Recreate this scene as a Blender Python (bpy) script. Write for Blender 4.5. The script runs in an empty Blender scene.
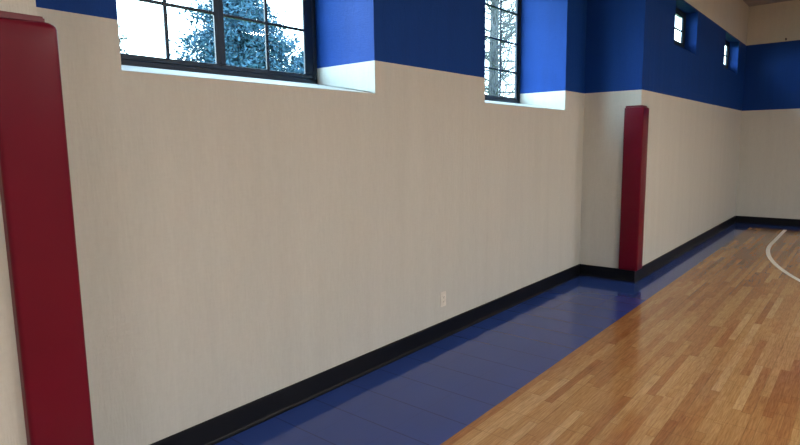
import bpy, bmesh, math, random
from mathutils import Vector, Matrix
random.seed(7)
S = bpy.context.scene
C = S.collection

# ------------------------------------------------------------------ helpers
def link(name, bm, mats, parent=None, smooth=False):
    me = bpy.data.meshes.new(name)
    bm.normal_update()
    bm.to_mesh(me); bm.free()
    for m in (mats if isinstance(mats, (list, tuple)) else [mats]):
        me.materials.append(m)
    if smooth:
        for p in me.polygons: p.use_smooth = True
    o = bpy.data.objects.new(name, me)
    C.objects.link(o)
    if parent: o.parent = parent
    return o

def empty(name, loc=(0, 0, 0)):
    o = bpy.data.objects.new(name, None); C.objects.link(o)
    o.location = loc
    return o

def tag(o, label, cat, group=None):
    o['label'] = label; o['category'] = cat
    if group: o['group'] = group
    return o

def struct(o):
    o['kind'] = 'structure'
    return o

def box(bm, a, b, bevel=0.0, seg=2):
    x0, y0, z0 = a; x1, y1, z1 = b
    vs = [bm.verts.new(p) for p in ((x0,y0,z0),(x1,y0,z0),(x1,y1,z0),(x0,y1,z0),(x0,y0,z1),(x1,y0,z1),(x1,y1,z1),(x0,y1,z1))]
    fs = [bm.faces.new([vs[i] for i in q]) for q in ((3,2,1,0),(4,5,6,7),(0,1,5,4),(1,2,6,5),(2,3,7,6),(3,0,4,7))]
    if bevel > 0:
        es = list({e for f in fs for e in f.edges})
        bmesh.ops.bevel(bm, geom=es, offset=bevel, segments=seg, affect='EDGES', profile=0.5)

def boxobj(name, a, b, m, parent=None, bevel=0.0):
    bm = bmesh.new(); box(bm, a, b, bevel)
    return link(name, bm, m, parent)

# ------------------------------------------------------------------ node helpers
class NT:
    def __init__(self, name):
        self.m = bpy.data.materials.new(name); self.m.use_nodes = True
        self.t = self.m.node_tree; self.n = self.t.nodes
        self.b = self.n['Principled BSDF']; self.out = self.n['Material Output']
    def new(self, typ, **kw):
        nd = self.n.new(typ)
        for k, v in kw.items(): setattr(nd, k, v)
        return nd
    def put(self, sock, v):
        if hasattr(v, 'is_output') or isinstance(v, bpy.types.NodeSocket): self.t.links.new(v, sock)
        else: sock.default_value = v
    def math(self, op, a, b=0.0, c=None):
        nd = self.new('ShaderNodeMath', operation=op)
        self.put(nd.inputs[0], a); self.put(nd.inputs[1], b)
        if c is not None: self.put(nd.inputs[2], c)
        return nd.outputs[0]
    def mix(self, f, a, b, blend='MIX'):
        nd = self.new('ShaderNodeMix', data_type='RGBA', blend_type=blend)
        self.put(nd.inputs[0], f)
        self.put(nd.inputs[6], a if not isinstance(a, tuple) else a + (1,) if len(a) == 3 else a)
        self.put(nd.inputs[7], b if not isinstance(b, tuple) else b + (1,) if len(b) == 3 else b)
        return nd.outputs[2]
    def pos(self):
        g = self.new('ShaderNodeTexCoord')
        s = self.new('ShaderNodeSeparateXYZ'); self.t.links.new(g.outputs['Object'], s.inputs[0])
        return g.outputs['Object'], s.outputs[0], s.outputs[1], s.outputs[2]
    def comb(self, x, y, z):
        nd = self.new('ShaderNodeCombineXYZ')
        self.put(nd.inputs[0], x); self.put(nd.inputs[1], y); self.put(nd.inputs[2], z)
        return nd.outputs[0]
    def noise(self, vec, scale, detail=3.0, rough=0.5, sc3=None):
        if sc3:
            mp = self.new('ShaderNodeMapping'); self.t.links.new(vec, mp.inputs[0]); mp.inputs['Scale'].default_value = sc3
            vec = mp.outputs[0]
        nd = self.new('ShaderNodeTexNoise')
        self.t.links.new(vec, nd.inputs['Vector']); nd.inputs['Scale'].default_value = scale
        nd.inputs['Detail'].default_value = detail; nd.inputs['Roughness'].default_value = rough
        return nd.outputs[0]
    def ramp(self, f, stops):
        nd = self.new('ShaderNodeValToRGB'); self.put(nd.inputs[0], f)
        e = nd.color_ramp.elements
        while len(e) < len(stops): e.new(0.5)
        for i, (p, c) in enumerate(stops):
            e[i].position = p; e[i].color = tuple(c) + (1,)
        return nd.outputs[0]
    def bump(self, h, strength, dist=0.01):
        nd = self.new('ShaderNodeBump'); self.put(nd.inputs['Height'], h)
        nd.inputs['Strength'].default_value = strength; nd.inputs['Distance'].default_value = dist
        self.t.links.new(nd.outputs[0], self.b.inputs['Normal'])
    def set(self, **kw):
        for k, v in kw.items():
            s = self.b.inputs[k.replace('_', ' ')]
            if isinstance(v, tuple) and len(v) == 3: v = v + (1,)
            self.put(s, v)
        return self.m

def plain(name, col, rough=0.5, metal=0.0, spec=0.5, noise=None):
    t = NT(name)
    if noise:
        p = t.pos()[0]
        f = t.noise(p, noise, 4)
        c = t.mix(f, tuple(x*0.8 for x in col), tuple(min(1, x*1.2) for x in col))
        t.set(Base_Color=c)
    else: t.set(Base_Color=col)
    return t.set(Roughness=rough, Metallic=metal, Specular_IOR_Level=spec)

# ------------------------------------------------------------------ key measures (metres)
XB = 0.634        # face of the projecting wall piers
YN = 0.685        # near pier ends here
YJ = 6.515        # far pier begins here
YF = 12.586       # far wall
XR = 14.43        # right wall
YB = -6.0         # wall behind
ZC = 4.03         # ceiling
ZL, ZU = 2.1336, 3.333   # blue band
XW, YW = 0.968, 12.01    # edge of the wood coloured court
XOUT = -0.595

# ------------------------------------------------------------------ materials
BEIGE = (0.568, 0.575, 0.528)
BLUE = (0.006, 0.047, 0.25)
def wall_material():
    t = NT('painted_textured_wall')
    p, x, y, z = t.pos()
    band = t.math('MULTIPLY', t.math('GREATER_THAN', z, ZL), t.math('LESS_THAN', z, ZU))
    streak = t.noise(p, 1.0, 3, 0.6, (7, 7, 0.5))
    beige = t.mix(streak, tuple(v*0.93 for v in BEIGE), tuple(v*1.07 for v in BEIGE))
    blue = t.mix(streak, tuple(v*0.85 for v in BLUE), tuple(v*1.15 for v in BLUE))
    fine = t.noise(p, 1.0, 3, 0.65, (60, 60, 9))
    rip = t.noise(p, 1.0, 3, 0.6, (22, 22, 80))
    relief_tone = t.math('ADD', t.math('MULTIPLY', fine, 0.6), t.math('MULTIPLY', rip, 0.4))  # shading of the wall's relief put into the colour as fine tone
    paint = t.mix(1.0, t.mix(band, beige, blue), t.ramp(relief_tone, [(0.35, (0.965, 0.965, 0.965)), (0.65, (1.035, 1.035, 1.035))]), 'MULTIPLY')
    t.set(Base_Color=paint, Roughness=0.6, Specular_IOR_Level=0.12)
    v = t.noise(p, 1.0, 4, 0.6, (85, 85, 14))
    r = t.noise(p, 1.0, 3, 0.6, (30, 30, 110))
    g = t.noise(p, 1.0, 2, 0.5, (12, 12, 1.2))
    h = t.math('ADD', t.math('MULTIPLY', v, 0.9), t.math('ADD', t.math('MULTIPLY', r, 0.35), t.math('MULTIPLY', g, 0.8)))
    t.bump(h, 0.4, 0.008)
    return t.m
M_wall = wall_material()
M_ceil = plain('ceiling_paint', (0.36, 0.37, 0.39), 0.8, noise=6)

def wood_material():
    t = NT('wood_look_court_tile')
    p, x, y, z = t.pos()
    w, L = 0.0508, 0.86
    xr = t.math('DIVIDE', x, w)
    row = t.math('FLOOR', xr)
    fx = t.math('FRACT', xr)
    wn = t.new('ShaderNodeTexWhiteNoise', noise_dimensions='1D'); t.put(wn.inputs['W'], row)
    yy = t.math('ADD', t.math('DIVIDE', y, L), t.math('MULTIPLY', wn.outputs['Value'], 13.7))
    cl = t.math('FLOOR', yy); fy = t.math('FRACT', yy)
    wn2 = t.new('ShaderNodeTexWhiteNoise', noise_dimensions='3D'); t.put(wn2.inputs['Vector'], t.comb(row, cl, 1.0))
    base = t.ramp(wn2.outputs['Value'], [(0.0, (0.35, 0.160, 0.060)), (0.15, (0.395, 0.195, 0.075)), (0.5, (0.445, 0.240, 0.095)), (0.85, (0.50, 0.290, 0.120)), (1.0, (0.57, 0.360, 0.165))])
    grain = t.noise(t.comb(t.math('ADD', x, t.math('MULTIPLY', wn2.outputs['Value'], 9.0)), y, 0.0), 1.0, 5, 0.62, (120, 7, 1))
    c = t.mix(0.8, base, t.ramp(grain, [(0.28, (0.58, 0.50, 0.45)), (0.68, (1.18, 1.16, 1.14))]), 'MULTIPLY')
    big = t.noise(p, 1.3, 2)
    c = t.mix(0.5, c, t.ramp(big, [(0.3, (0.84, 0.80, 0.78)), (0.7, (1.1, 1.1, 1.1))]), 'MULTIPLY')
    red = t.noise(p, 1.0, 3, 0.6, (5.0, 1.1, 1))
    c = t.mix(t.ramp(red, [(0.52, (0, 0, 0)), (0.72, (0.7, 0.7, 0.7))]), c, (0.90, 0.74, 0.64), 'MULTIPLY')
    ex = t.math('LESS_THAN', fx, 0.035)
    ey = t.math('LESS_THAN', fy, 0.006)
    T = 0.3048
    tx = t.math('LESS_THAN', t.math('FRACT', t.math('DIVIDE', t.math('SUBTRACT', x, XW), T)), 0.012)
    ty = t.math('LESS_THAN', t.math('FRACT', t.math('DIVIDE', t.math('SUBTRACT', y, 1.95), T)), 0.013)
    seam = t.math('MAXIMUM', t.math('MAXIMUM', ex, ey), t.math('MAXIMUM', tx, ty))
    c = t.mix(t.math('MULTIPLY', seam, 0.38), c, (0.10, 0.045, 0.02))
    rg = t.noise(p, 4.0, 3)
    t.set(Base_Color=c, Roughness=t.math('MULTIPLY_ADD', rg, 0.05, 0.11), Specular_IOR_Level=0.45)
    return t.m
M_wood = wood_material()

def blue_tile():
    t = NT('blue_court_tile')
    p, x, y, z = t.pos()
    T = 0.3048
    tx = t.math('LESS_THAN', t.math('FRACT', t.math('DIVIDE', t.math('SUBTRACT', x, XW), T)), 0.008)
    ty = t.math('LESS_THAN', t.math('FRACT', t.math('DIVIDE', t.math('SUBTRACT', y, 1.95), T)), 0.022)
    seam = t.math('MAXIMUM', t.math('MULTIPLY', tx, 0.4), ty)
    n = t.noise(p, 2.0, 3)
    c = t.mix(n, (0.024, 0.056, 0.245), (0.028, 0.064, 0.275))
    c = t.mix(t.math('MULTIPLY', seam, 0.65), c, (0.012, 0.016, 0.09))
    t.set(Base_Color=c, Roughness=0.08, Specular_IOR_Level=0.42)
    t.bump(t.math('ADD', t.math('MULTIPLY', t.noise(p, 2.5, 2), 0.5), t.math('MULTIPLY', seam, -0.3)), 0.02, 0.01)
    return t.m
M_blue = blue_tile()
M_line = plain('white_court_paint', (0.84, 0.81, 0.74), 0.3, noise=20)
M_base = plain('black_rubber_base', (0.005, 0.006, 0.009), 0.4, spec=0.2, noise=8)

def vinyl():
    t = NT('red_vinyl')
    p, x, y, z = t.pos()
    n = t.noise(p, 5.0, 3)
    t.set(Base_Color=t.mix(n, (0.115, 0.005, 0.016), (0.150, 0.006, 0.021)), Roughness=0.30, Specular_IOR_Level=0.16)
    f = t.noise(p, 1.0, 3, 0.5, (420, 420, 420))
    wv = t.noise(p, 1.0, 2, 0.5, (6, 6, 2.5))
    t.bump(t.math('ADD', t.math('MULTIPLY', f, 0.06), wv), 0.12, 0.01)
    return t.m
M_red = vinyl()
M_redback = plain('dark_red_vinyl', (0.13, 0.005, 0.018), 0.45, noise=12)
M_frame = plain('dark_window_frame', (0.011, 0.023, 0.042), 0.4, spec=0.3, noise=10)  # bluish window flare is mixed into this frame colour
M_plate = plain('ivory_plastic', (0.76, 0.73, 0.65), 0.35, noise=30)
M_slot = plain('dark_slot', (0.02, 0.02, 0.02), 0.6)
M_dark = plain('dark_metal', (0.05, 0.05, 0.055), 0.45, 0.6)
M_house = plain('fixture_white_metal', (0.75, 0.75, 0.73), 0.4, noise=10)
M_sub = plain('grass', (0.07, 0.14, 0.035), 0.9, noise=3)

def glass():
    t = NT('window_glass')
    t.n.remove(t.b)
    fr = t.new('ShaderNodeFresnel'); fr.inputs[0].default_value = 1.5
    gl = t.new('ShaderNodeBsdfGlossy'); gl.inputs['Roughness'].default_value = 0.0
    tr = t.new('ShaderNodeBsdfTransparent'); tr.inputs[0].default_value = (0.93, 0.97, 0.97, 1)
    mx = t.new('ShaderNodeMixShader')
    ge = t.new('ShaderNodeNewGeometry')     # reflect at the front face of the pane only
    t.t.links.new(t.math('MULTIPLY', t.math('MULTIPLY', fr.outputs[0], 0.35), t.math('SUBTRACT', 1.0, ge.outputs['Backfacing'])), mx.inputs[0])
    t.t.links.new(tr.outputs[0], mx.inputs[1]); t.t.links.new(gl.outputs[0], mx.inputs[2])
    t.t.links.new(mx.outputs[0], t.out.inputs[0])
    return t.m
M_glass = glass()

def emit(name, col, s):
    t = NT(name)
    t.set(Base_Color=(0.9, 0.9, 0.9), Emission_Color=col, Emission_Strength=s)
    return t.m
M_lamp = emit('lamp_diffuser', (1.0, 0.965, 0.91), 178.0)

# ------------------------------------------------------------------ wall_left (with openings and sloped sills)
W1 = (1.225, 2.914, 1.917, 3.38)     # y0 y1 z0 z1 of the openings
W2 = (4.325, 5.985, 1.925, 3.38)
S1 = (7.690, 8.800, 2.745, 3.312)
S2 = (10.680, 11.860, 2.745, 3.312)

def slab(bm, xi, xo, y0, y1, holes, rise):
    ys = sorted({y0, y1} | {h[0] for h in holes} | {h[1] for h in holes})
    zs = sorted({0.0, ZC} | {h[2] for h in holes} | {h[3] for h in holes})
    def inhole(i, j):
        yc = (ys[i]+ys[i+1])/2; zc = (zs[j]+zs[j+1])/2
        return any(h[0] < yc < h[1] and h[2] < zc < h[3] for h in holes)
    bottoms = {(h[k], h[2]) for h in holes for k in (0, 1)}
    vi = {}; vo = {}
    for i, y in enumerate(ys):
        for j, z in enumerate(zs):
            vi[i, j] = bm.verts.new((xi, y, z))
            vo[i, j] = bm.verts.new((xo, y, z + (rise if (y, z) in bottoms else 0)))
    ni, nj = len(ys)-1, len(zs)-1
    for i in range(ni):
        for j in range(nj):
            if inhole(i, j):
                for (a, b, di, dj) in (((i, j), (i+1, j), 0, -1), ((i+1, j), (i+1, j+1), 1, 0), ((i+1, j+1), (i, j+1), 0, 1), ((i, j+1), (i, j), -1, 0)):
                    if not inhole(i+di, j+dj):
                        bm.faces.new((vi[a], vi[b], vo[b], vo[a]))
            else:
                bm.faces.new((vi[i, j], vi[i+1, j], vi[i+1, j+1], vi[i, j+1]))
                bm.faces.new((vo[i, j+1], vo[i+1, j+1], vo[i+1, j], vo[i, j]))
    for i in range(ni):
        bm.faces.new((vi[i, 0], vo[i, 0], vo[i+1, 0], vi[i+1, 0]))
        bm.faces.new((vi[i, nj], vi[i+1, nj], vo[i+1, nj], vo[i, nj]))
    for j in range(nj):
        bm.faces.new((vi[0, j], vi[0, j+1], vo[0, j+1], vo[0, j]))
        bm.faces.new((vi[ni, j], vo[ni, j], vo[ni, j+1], vi[ni, j+1]))

bm = bmesh.new()
box(bm, (XOUT, YB, 0), (XB, YN, ZC))
slab(bm, 0.0, XOUT, YN, YJ, [W1, W2], 0.110)
slab(bm, XB, 0.44, YJ, YF+0.2, [S1, S2], 0.137)
box(bm, (XOUT, YJ, 0), (0.44, YJ+0.25, ZC))
bmesh.ops.recalc_face_normals(bm, faces=bm.faces)
struct(link('wall_left', bm, M_wall))
struct(boxobj('wall_far', (XB, YF, 0), (XR, YF+0.2, ZC), M_wall))
struct(boxobj('wall_right', (XR, YB, 0), (XR+0.2, YF+0.2, ZC), M_wall))
struct(boxobj('wall_back', (XB, YB-0.2, 0), (XR+0.2, YB, ZC), M_wall))
struct(boxobj('ceiling', (XOUT, YB-0.2, ZC), (XR+0.2, YF+0.2, ZC+0.2), M_ceil))

# floor: blue border and wood coloured court in one slab
bm = bmesh.new()
XW2, YW2 = XR-0.33, YB+0.58
xs = [XOUT, XW, XW2, XR+0.2]; ysf = [YB-0.2, YW2, YW, YF+0.2]
g = [[bm.verts.new((x, y, 0)) for y in ysf] for x in xs]
for i in range(3):
    for j in range(3):
        f = bm.faces.new((g[i][j], g[i+1][j], g[i+1][j+1], g[i][j+1]))
        f.material_index = 1 if (i == 1 and j == 1) else 0
ret = bmesh.ops.extrude_face_region(bm, geom=list(bm.faces))
for v in [e for e in ret['geom'] if isinstance(e, bmesh.types.BMVert)]: v.co.z -= 0.12
bmesh.ops.recalc_face_normals(bm, faces=bm.faces)
floor = struct(link('floor', bm, [M_blue, M_wood]))

# three point line painted on the court
bm = bmesh.new()
cx, cy, R, hw = 7.53, 10.25, 6.02, 0.026
pts = []
for k in range(14): pts.append((cx-R, YW-0.0 + (cy-YW)*k/14, -1, 0))
for k in range(97):
    a = math.pi + math.pi*k/96
    pts.append((cx+R*math.cos(a), cy+R*math.sin(a), math.cos(a), math.sin(a)))
for k in range(1, 15): pts.append((cx+R, cy + (YW-cy)*k/14, 1, 0))
prev = None
for (x, y, nx, ny) in pts:
    cur = [bm.verts.new((x+nx*s*hw, y+ny*s*hw, zz)) for s in (-1, 1) for zz in (0.0, 0.0016)]
    if prev:
        for q in ((0, 1), (1, 3), (3, 2), (2, 0)):
            bm.faces.new((prev[q[0]], prev[q[1]], cur[q[1]], cur[q[0]]))
    prev = cur
bmesh.ops.recalc_face_normals(bm, faces=bm.faces)
cl = link('court_line', bm, M_line, floor); cl['label'] = 'white curved three point line painted on the wood court'

# ------------------------------------------------------------------ cove baseboards
prof = [(0, 0), (0.024, 0), (0.0235, 0.004), (0.017, 0.009), (0.0125, 0.018), (0.011, 0.03), (0.0105, 0.128), (0.0085, 0.135), (0.005, 0.138), (0, 0.138)]
def base(name, path, closed_dirs):
    # path: xy points with the room on the right-hand side of travel
    bm = bmesh.new(); n = len(path); rings = []
    dirs = [(Vector(path[i+1])-Vector(path[i])).normalized() for i in range(n-1)]
    d0, d1 = closed_dirs
    for i in range(n):
        a = dirs[i-1] if i > 0 else (d0 or dirs[0])
        b = dirs[i] if i < n-1 else (d1 or dirs[-1])
        na = Vector((a.y, -a.x)); nb = Vector((b.y, -b.x))
        m = (na+nb); m = m / m.dot(na) if abs(m.dot(na)) > 1e-6 else na
        rings.append([bm.verts.new((path[i][0]+m.x*p[0], path[i][1]+m.y*p[0], p[1])) for p in prof])
    k = len(prof)
    for i in range(n-1):
        for j in range(k):
            bm.faces.new((rings[i][j], rings[i][(j+1) % k], rings[i+1][(j+1) % k], rings[i+1][j]))
    bm.faces.new(rings[0]); bm.faces.new(list(reversed(rings[-1])))
    bmesh.ops.recalc_face_normals(bm, faces=bm.faces)
    return struct(link(name, bm, M_base))
V = Vector
base('baseboard_left', [(XB, YB), (XB, YN), (0, YN), (0, YJ), (XB, YJ), (XB, YF)], (V((-1, 0)), V((1, 0))))
base('baseboard_far', [(XB, YF), (XR, YF)], (V((0, 1)), V((0, -1))))
base('baseboard_right', [(XR, YF), (XR, YB)], (V((1, 0)), V((-1, 0))))
base('baseboard_back', [(XR, YB), (XB, YB)], (V((0, -1)), V((0, 1))))

# ------------------------------------------------------------------ windows
def window(n, opening, xf, xg, depth, units, rows, sill_back, head):
    """frame face at x=xf (room side), glass at xg; units = sash spans (y0, y1, columns, face x, left stile, right stile)"""
    y0, y1, z0, z1 = opening
    root = struct(empty('window_%d' % n, (xf, (y0+y1)/2, sill_back)))
    def loc(o):
        o.parent = root; o.matrix_parent_inverse = Matrix.Translation(-root.location); return o
    def bxs(name, boxes, m, bevel=0.004):
        bm = bmesh.new()
        for a, b in boxes: box(bm, a, b, bevel)
        return loc(link(name, bm, m))
    fb, fw = 0.028, 0.032
    xb_ = xf - depth
    bxs('window_frame', [((xb_, y0, sill_back-0.02), (xf, y1, sill_back+fb)), ((xb_, y0, head-0.03), (xf, y1, z1 if z1 > head else head)),
                         ((xb_, y0, sill_back), (xf, y0+fw, head)), ((xb_, y1-fw, sill_back), (xf, y1, head))], M_frame)
    for (a, b, cols, sx, sa, sb) in units:
        rb = 0.030
        gz0, gz1 = sill_back+fb+rb, head-0.03-rb
        ga, gb = a+sa, b-sb
        x1, x0 = sx, xg-0.008
        bxs('sash', [((x0, a, sill_back+fb), (x1, b, gz0)), ((x0, a, gz1), (x1, b, head-0.03)),
                     ((x0, a, gz0), (x1, ga, gz1)), ((x0, gb, gz0), (x1, b, gz1))], M_frame, 0.003)
        mb = []
        for k in range(1, cols):
            y = ga+(gb-ga)*k/cols; mb.append(((xg-0.004, y-0.011, gz0), (xg+0.009, y+0.011, gz1)))
        for z in rows:
            mb.append(((xg-0.008, ga, z-0.009), (xg+0.008, gb, z+0.009)))
        bxs('muntin_grid', mb, M_frame, 0.002)
        bxs('glass_pane', [((xg-0.003, ga-0.01, gz0-0.01), (xg+0.003, gb+0.01, gz1+0.01))], M_glass, 0)
    return root, bxs
SB = 2.026
window(1, W1, -0.562, -0.572, 0.036, [(1.257, 2.114, 2, -0.565, 0.19, 0.034), (2.114, 2.882, 2, -0.565, 0.034, 0.080)], [2.387, 2.702, 3.017], SB, 3.36)
window(2, W2, -0.540, -0.560, 0.058, [(4.357, 5.171, 2, -0.55, 0.066, 0.034), (5.171, 5.953, 2, -0.55, 0.034, 0.040)], [2.360, 2.672, 2.992], SB, 3.36)
window(3, S1, 0.485, 0.462, 0.047, [(7.722, 8.245, 1, 0.476, 0.06, 0.05), (8.245, 8.768, 1, 0.478, 0.05, 0.055)], [3.065], 2.850, 3.30)
window(4, S2, 0.485, 0.462, 0.047, [(10.712, 11.27, 1, 0.476, 0.06, 0.05), (11.27, 11.828, 1, 0.478, 0.05, 0.055)], [3.065], 2.850, 3.30)

# ------------------------------------------------------------------ red wall pads wrapping the pier corners
def lpoly(t, lx, ly, sgn, yc):
    """L shaped outline wrapped round the corner (XB,yc); sgn=+1 the pier end faces +y, -1 it faces -y"""
    return [(XB, yc-sgn*ly), (XB+t, yc-sgn*ly), (XB+t, yc+sgn*t), (XB-lx, yc+sgn*t), (XB-lx, yc), (XB, yc)]

def pad(loc_y, sgn, label, ly, lx):
    root = empty('wall_pad', (XB, loc_y, 0.14))
    tag(root, label, 'wall pad', 'red pads on the wall corners')
    def loc(o):
        o.parent = root; o.matrix_parent_inverse = Matrix.Translation(-root.location); return o
    # padded cover: fine L section with rounded corners, slightly pillowed faces
    t = 0.041
    def section(t, bulge, r):
        nose = []
        n = 10
        P = lpoly(t, lx, ly, sgn, loc_y)
        def seg(p, q, nb, k):   # bulged segment, excluding q
            p = V(p); q = V(q)
            return [p.lerp(q, i/k) + V(nb)*bulge*math.sin(math.pi*i/k) for i in range(k)]
        def arc(c, a0, a1, k=6):
            return [V((c[0]+r*math.cos(a0+(a1-a0)*i/k), c[1]+r*math.sin(a0+(a1-a0)*i/k))) for i in range(k+1)]
        # built for sgn=+1 around (0,0), then mirrored
        out = [V((0, -ly)), V((t-r, -ly))]
        out += arc((t-r, -ly+r), -math.pi/2, 0)
        out += seg((t, -ly+r), (t, t-r), (1, 0), 12)[1:]
        out += arc((t-r, t-r), 0, math.pi/2)
        out += seg((t-r, t), (-lx+r, t), (0, 1), 12)[1:]
        out += arc((-lx+r, t-r), math.pi/2, math.pi)
        out += [V((-lx, 0)), V((0, 0))]
        return [(XB+p.x, loc_y+sgn*p.y) for p in out]
    bm = bmesh.new()
    z0, z1 = 0.139, 1.946
    layers = [(z0, 0.010), (z0+0.004, 0.004), (z0+0.014, 0.0)] + [(z0+0.014+(z1-z0-0.030)*k/24, 0.0) for k in range(1, 25)] + [(z1-0.008, 0.002), (z1-0.003, 0.006), (z1, 0.014)]
    rings = []
    for (z, ins) in layers:
        f = (z-z0)/(z1-z0)
        bl = 0.005*min(1, 6*min(f, 1-f)) if 0 < f < 1 else 0
        sec = section(t-ins, bl, 0.014)
        rings.append([bm.verts.new((x, y, z + (0.0035*math.sin(9*f+x*40+y*33) if k == len(layers)-1 else 0))) for (x, y) in sec for k in [layers.index((z, ins))]])
    k = len(rings[0])
    for a, b in zip(rings, rings[1:]):
        for j in range(k): bm.faces.new((a[j], a[(j+1) % k], b[(j+1) % k], b[j]))
    bm.faces.new(rings[0]); bm.faces.new(rings[-1])
    bmesh.ops.recalc_face_normals(bm, faces=bm.faces)
    o = loc(link('padded_cover', bm, M_red, smooth=True))
    md = o.modifiers.new('e', 'EDGE_SPLIT'); md.split_angle = math.radians(50)
    # raised backing flap standing above the foam
    bm = bmesh.new()
    s2 = lpoly(0.016, lx-0.004, ly-0.006, sgn, loc_y)
    for (za, zb_) in ((1.90, 1.968),):
        a = [bm.verts.new((x, y, za)) for x, y in s2]; b = [bm.verts.new((x, y, zb_)) for x, y in s2]
        for j in range(6): bm.faces.new((a[j], a[(j+1) % 6], b[(j+1) % 6], b[j]))
        bm.faces.new(a); bm.faces.new(b)
    bmesh.ops.recalc_face_normals(bm, faces=bm.faces)
    es = [e for e in bm.edges if all(v.co.z > 1.95 for v in e.verts) or abs(e.verts[0].co.z-e.verts[1].co.z) > 0.05]
    bmesh.ops.bevel(bm, geom=es, offset=0.005, segments=3, affect='EDGES')
    f = loc(link('top_flap', bm, M_redback)); f['label'] = 'folded vinyl flap rising above the foam'
    return root
pad(YN, +1, 'near red vinyl wall pad on the left pier, cropped by the photo edge', 0.143, 0.165)
pad(YJ, -1, 'far red vinyl wall pad wrapping the pier corner beyond the second window', 0.165, 0.165)

# ------------------------------------------------------------------ outlet on the long wall
ot = empty('wall_outlet', (0, 3.692, 0.325))
tag(ot, 'ivory electrical outlet plate low on the beige wall', 'outlet')
bm = bmesh.new(); box(bm, (0, -0.038, -0.062), (0.007, 0.038, 0.062), 0.004, 3)
pl = link('cover_plate', bm, M_plate, ot)
bm = bmesh.new()
box(bm, (0.005, -0.017, -0.034), (0.010, 0.017, 0.034), 0.003, 2)
fc = link('socket_face', bm, M_plate, pl)
bm = bmesh.new()
for s in (-1, 1):
    for dy in (-0.006, 0.006): box(bm, (0.0095, dy-0.0014, s*0.017-0.0045), (0.0104, dy+0.0014, s*0.017+0.0045))
    box(bm, (0.0095, -0.002, s*0.017-0.0125), (0.0104, 0.002, s*0.017-0.009))
link('socket_slots', bm, M_slot, pl)
for s in (-1, 1):
    bm = bmesh.new()
    bmesh.ops.create_cone(bm, cap_ends=True, segments=12, radius1=0.0035, radius2=0.003, depth=0.002, matrix=Matrix.Translation((0.0075, 0, s*0.049)) @ Matrix.Rotation(math.pi/2, 4, 'Y'))
    link('screw', bm, M_plate, pl)

# small dark hook on the far wall at the top of the blue band
hk = empty('wall_hook', (1.248, YF, 3.37))
tag(hk, 'tiny dark hook at the top edge of the blue band on the far wall', 'hook')
bm = bmesh.new(); box(bm, (-0.013, -0.008, -0.018), (0.013, 0, 0.018), 0.002); link('mounting_plate', bm, M_dark, hk)
bm = bmesh.new()
box(bm, (-0.007, -0.045, -0.006), (0.007, -0.006, 0.006), 0.002); box(bm, (-0.007, -0.045, -0.004), (0.007, -0.033, 0.018), 0.002)
link('hook_arm', bm, M_dark, hk)

# ------------------------------------------------------------------ ceiling lights (the room's own lamps plus one added, outside the frame)
def light_proto():
    r = empty('ceiling_light', (0, 0, ZC))
    bm = bmesh.new()
    box(bm, (-0.07, -0.30, -0.075), (0.07, 0.30, 0.0), 0.006)
    for s in (-1, 1): box(bm, (s*0.25-0.145, -0.29, -0.06), (s*0.25+0.145, 0.29, -0.035), 0.004)
    for yy in (-0.22, 0.22): box(bm, (-0.30, yy-0.015, -0.035), (0.30, yy+0.015, -0.02), 0.002)
    link('housing', bm, M_house, r)
    for s in (-1, 1):
        bm = bmesh.new(); box(bm, (s*0.25-0.13, -0.22, -0.068), (s*0.25+0.13, 0.22, -0.0585), 0.003)
        link('lamp_panel', bm, M_lamp, r)
    return r
def dup(root, loc):
    r = root.copy(); C.objects.link(r); r.location = loc
    for ch in list(root.children):
        c = ch.copy(); C.objects.link(c); c.parent = r; c.matrix_parent_inverse = ch.matrix_parent_inverse
    return r
lp = light_proto()
first = True
for (x, y) in ((6.3, 7.75), (6.05, 4.0), (6.05, 0.5), (6.05, -3.0), (9.6, 4.6), (9.6, 1.1), (9.6, -2.4), (11.8, 9.0)):  # last light is added to brighten the far end walls
    o = lp if first else dup(lp, (x, y, ZC))
    o.location = (x, y, ZC); first = False
    tag(o, 'twin panel ceiling light high above the court', 'ceiling light', 'ceiling lights above the court')

# ------------------------------------------------------------------ outside: ground and trees
bm = bmesh.new(); box(bm, (-90, -40, -0.5), (XOUT, 90, -0.02))
o = link('ground', bm, M_sub); struct(o)

def foliage_mat(name, a, b):
    t = NT(name)
    g = t.new('ShaderNodeObjectInfo'); p = t.pos()[0]
    n = t.noise(p, 6.0, 4, 0.7)
    t.set(Base_Color=t.mix(n, a, b), Roughness=0.75, Specular_IOR_Level=0.2)
    return t.m
M_spruce = foliage_mat('blue_green_needles', (0.020, 0.062, 0.105), (0.048, 0.125, 0.185))
M_leafy = foliage_mat('pale_leaves', (0.03, 0.055, 0.06), (0.05, 0.075, 0.08))
def bark_mat():
    t = NT('pale_grey_bark'); p = t.pos()[0]
    n = t.noise(p, 1.0, 5, 0.7, (14, 14, 5))
    t.set(Base_Color=t.ramp(n, [(0.36, (0.012, 0.015, 0.019)), (0.5, (0.04, 0.045, 0.05)), (0.62, (0.11, 0.12, 0.125))]), Roughness=0.9)
    t.bump(n, 0.6, 0.03)
    return t.m
M_bark = bark_mat()
M_twig = plain('grey_twigs', (0.075, 0.085, 0.09), 0.9, noise=12)
M_brown = plain('brown_bark', (0.09, 0.065, 0.05), 0.9, noise=12)

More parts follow.
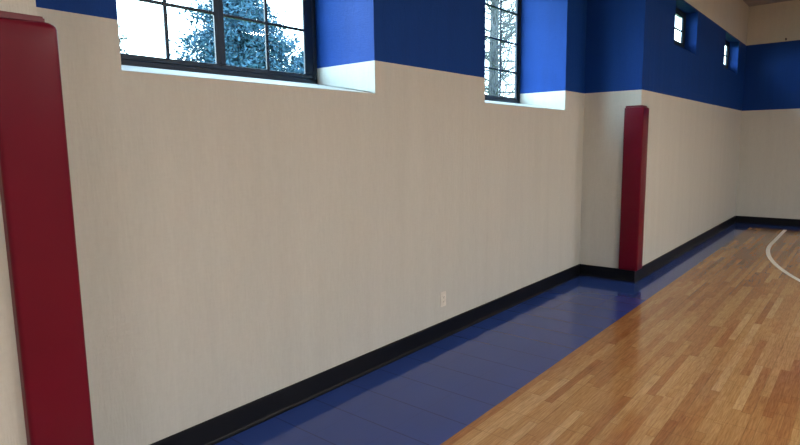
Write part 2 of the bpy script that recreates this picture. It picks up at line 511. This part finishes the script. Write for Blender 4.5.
def tube(bm, pts, r0, r1, k=6):
    prev = None; n = len(pts)
    for i, p in enumerate(pts):
        d = (pts[min(i+1, n-1)] - pts[max(i-1, 0)]).normalized()
        a = d.cross(V((0.31, 0.2, 0.93)) if abs(d.z) < 0.9 else V((1, 0, 0))).normalized(); b = d.cross(a)
        r = r0+(r1-r0)*i/(n-1)
        cur = [bm.verts.new(p + a*r*math.cos(2*math.pi*j/k) + b*r*math.sin(2*math.pi*j/k)) for j in range(k)]
        if prev:
            for j in range(k): bm.faces.new((prev[j], prev[(j+1) % k], cur[(j+1) % k], cur[j]))
        else: bm.faces.new(cur[::-1])
        prev = cur
    bm.faces.new(prev)

def leaf(vs, fs, p, s, rng):
    d = V((rng.gauss(0, 1), rng.gauss(0, 1), rng.gauss(0, 0.7))).normalized()
    e = d.cross(V((rng.gauss(0, 1), rng.gauss(0, 1), rng.gauss(0, 1)))).normalized()
    i = len(vs)
    vs += [p-d*s, p+e*s*0.45, p+d*s, p-e*s*0.45]; fs.append((i, i+1, i+2, i+3))

def conifer(x, y, h, profile, n, size, mat, label, seed, z0=0.4, name='conifer_tree'):
    rng = random.Random(seed)
    root = empty(name, (x, y, -0.02)); tag(root, label, 'tree')
    tb = bmesh.new()
    tube(tb, [V((0, 0, h*k/8)) for k in range(9)], 0.02*h+0.03, 0.02, 8)
    vs, fs = [], []
    nb = int(n)
    for b in range(nb):
        z = z0 + (h-z0)*(b+rng.random())/nb
        rad = profile(z)*rng.uniform(0.72, 1.06)
        a = b*2.39996 + rng.uniform(-.3, .3)
        tip = V((math.cos(a)*rad, math.sin(a)*rad, z+rng.uniform(-.05, .25)*rad))
        st = V((0, 0, z-0.12*rad))
        tube(tb, [st, st.lerp(tip, .5)+V((0, 0, -.04*rad)), tip], 0.012+0.008*rad, 0.005, 4)
        for q in range(int(120*rad)+8):
            f = rng.uniform(0.25, 1.05)
            p = st.lerp(tip, f) + V((rng.gauss(0, .13), rng.gauss(0, .13), rng.gauss(0, .11)))*(0.45+0.55*rad)
            leaf(vs, fs, p, size*rng.uniform(.6, 1.3), rng)
    link('trunk', tb, M_brown, root)
    me = bpy.data.meshes.new('foliage'); me.from_pydata(vs, [], fs); me.materials.append(mat)
    o = bpy.data.objects.new('foliage', me); C.objects.link(o); o.parent = root
    return root

def prof_main(z):
    if z < 4.6: return 1.4+0.75*z/4.6
    if z < 5.9: return 2.15-0.15*(z-4.6)/1.3
    return max(0.15, 2.0*(7.9-z)/2.0)
conifer(-16, 13.2, 7.9, prof_main, 260, 0.085, M_spruce, 'dense blue-green tree filling the right sash of the large near window', 3)
conifer(-21, 20.7, 6.5, lambda z: max(0.12, 1.6*min(1, (6.5-z)/1.3)), 150, 0.10, M_spruce, 'lower blue-green tree at the bottom right corner of the large window', 5)
conifer(-16, 8.6, 5.6, lambda z: max(0.1, 0.85*min(1, (5.6-z)/1.6)), 34, 0.07, M_leafy, 'sparse pale sapling at the left end of the large window', 9, name='sapling')

# bare tree behind the second window
def bare(x, y, label):
    rng = random.Random(21)
    root = empty('bare_tree', (x, y, -0.02)); tag(root, label, 'tree')
    tb = bmesh.new()
    tube(tb, [V((0.03*math.sin(k), 0.04*math.cos(k*1.3), 0.8*k)) for k in range(14)], 0.25, 0.10, 12)
    link('trunk', tb, M_bark, root, smooth=True)
    bb = bmesh.new()
    def branch(p, d, L, r, lvl):
        pts = [p.copy()]; q = p.copy(); dd = d.copy()
        for k in range(6):
            dd = (dd + V((rng.gauss(0, .14), rng.gauss(0, .14), 0.10+rng.gauss(0, .12)))*(0.9 if lvl else 0.6)).normalized()
            q = q + dd*L/6; pts.append(q.copy())
        tube(bb, pts, r, r*0.35, 5)
        if lvl < 3:
            for k in range(5 if lvl == 0 else 4 if lvl == 1 else 3):
                i = rng.randint(1, 5)
                nd = (dd + V((rng.gauss(0, .7), rng.gauss(0, .7), rng.gauss(0.0, .55)))).normalized()
                branch(pts[i], nd, L*rng.uniform(.45, .65), r*0.5, lvl+1)
    for k in range(90):
        z = 2.2 + 8*k/90
        a = k*2.4+rng.uniform(-.4, .4)
        branch(V((0, 0, z)), V((math.cos(a), math.sin(a), rng.uniform(-.15, .35))).normalized(), rng.uniform(1.6, 2.6), rng.uniform(.025, .045), 0)
    link('branches', bb, M_twig, root)
bare(-9, 19.85, 'bare pale-barked tree outside the narrow second window')

# ------------------------------------------------------------------ daylight
wd = bpy.data.worlds.new('World'); S.world = wd; wd.use_nodes = True
nt = wd.node_tree; bg = nt.nodes['Background']
tc = nt.nodes.new('ShaderNodeTexCoord'); sp = nt.nodes.new('ShaderNodeSeparateXYZ'); rp = nt.nodes.new('ShaderNodeValToRGB')
nt.links.new(tc.outputs['Generated'], sp.inputs[0]); nt.links.new(sp.outputs[2], rp.inputs[0]); 
vt = nt.nodes.new('ShaderNodeVectorMath'); vt.operation = 'DOT_PRODUCT'
nt.links.new(tc.outputs['Generated'], vt.inputs[0]); vt.inputs[1].default_value = Vector((-0.78, -0.58, 0.26)).normalized()
def wm(op, a, b):
    m = nt.nodes.new('ShaderNodeMath'); m.operation = op
    for k, v in ((0, a), (1, b)):
        if isinstance(v, float): m.inputs[k].default_value = v
        else: nt.links.new(v, m.inputs[k])
    return m.outputs[0]
glow = wm('POWER', wm('MAXIMUM', vt.outputs['Value'], 0.0), 3.0)
nt.links.new(wm('ADD', wm('MULTIPLY', glow, 9.0), 8.5), bg.inputs[1])
nt.links.new(rp.outputs[0], bg.inputs[0])
e = rp.color_ramp.elements
e[0].position = 0.0; e[0].color = (0.74, 0.93, 1.0, 1)
e[1].position = 0.9; e[1].color = (0.45, 0.70, 1.0, 1)

sl = bpy.data.lights.new('sun', 'SUN'); so = bpy.data.objects.new('sun', sl); C.objects.link(so)
sl.energy = 3.0; sl.angle = math.radians(12); sl.color = (0.80, 0.95, 1.0)
so.location = (-20, -6, 10)
so.rotation_euler = V((1.0, 0.33, -0.42)).to_track_quat('-Z', 'Y').to_euler()

# ------------------------------------------------------------------ camera
cam = bpy.data.cameras.new('camera'); co = bpy.data.objects.new('camera', cam); C.objects.link(co)
cam.sensor_width = 36; cam.lens = 569.4363/800*36; cam.clip_start = 0.05; cam.clip_end = 300
yaw, pit, rol = math.radians(39.6559), math.radians(7.6724), math.radians(-0.7709)
fw = V((-math.sin(yaw)*math.cos(pit), math.cos(yaw)*math.cos(pit), -math.sin(pit)))
r = V((math.cos(yaw), math.sin(yaw), 0)); u = r.cross(fw)
r2 = math.cos(rol)*r + math.sin(rol)*u; u2 = -math.sin(rol)*r + math.cos(rol)*u
mw = Matrix((r2, u2, -fw)).transposed().to_4x4(); mw.translation = V((2.6178, 0, 1.566))
co.matrix_world = mw
S.camera = co

S.view_settings.view_transform = 'Standard'; S.view_settings.look = 'None'
S.view_settings.gamma = 1; S.view_settings.use_curve_mapping = False
S.view_settings.exposure = 0.07
S.cycles.use_denoising = True
S.cycles.max_bounces = 10; S.cycles.diffuse_bounces = 6; S.cycles.transparent_max_bounces = 16
S.cycles.caustics_reflective = False
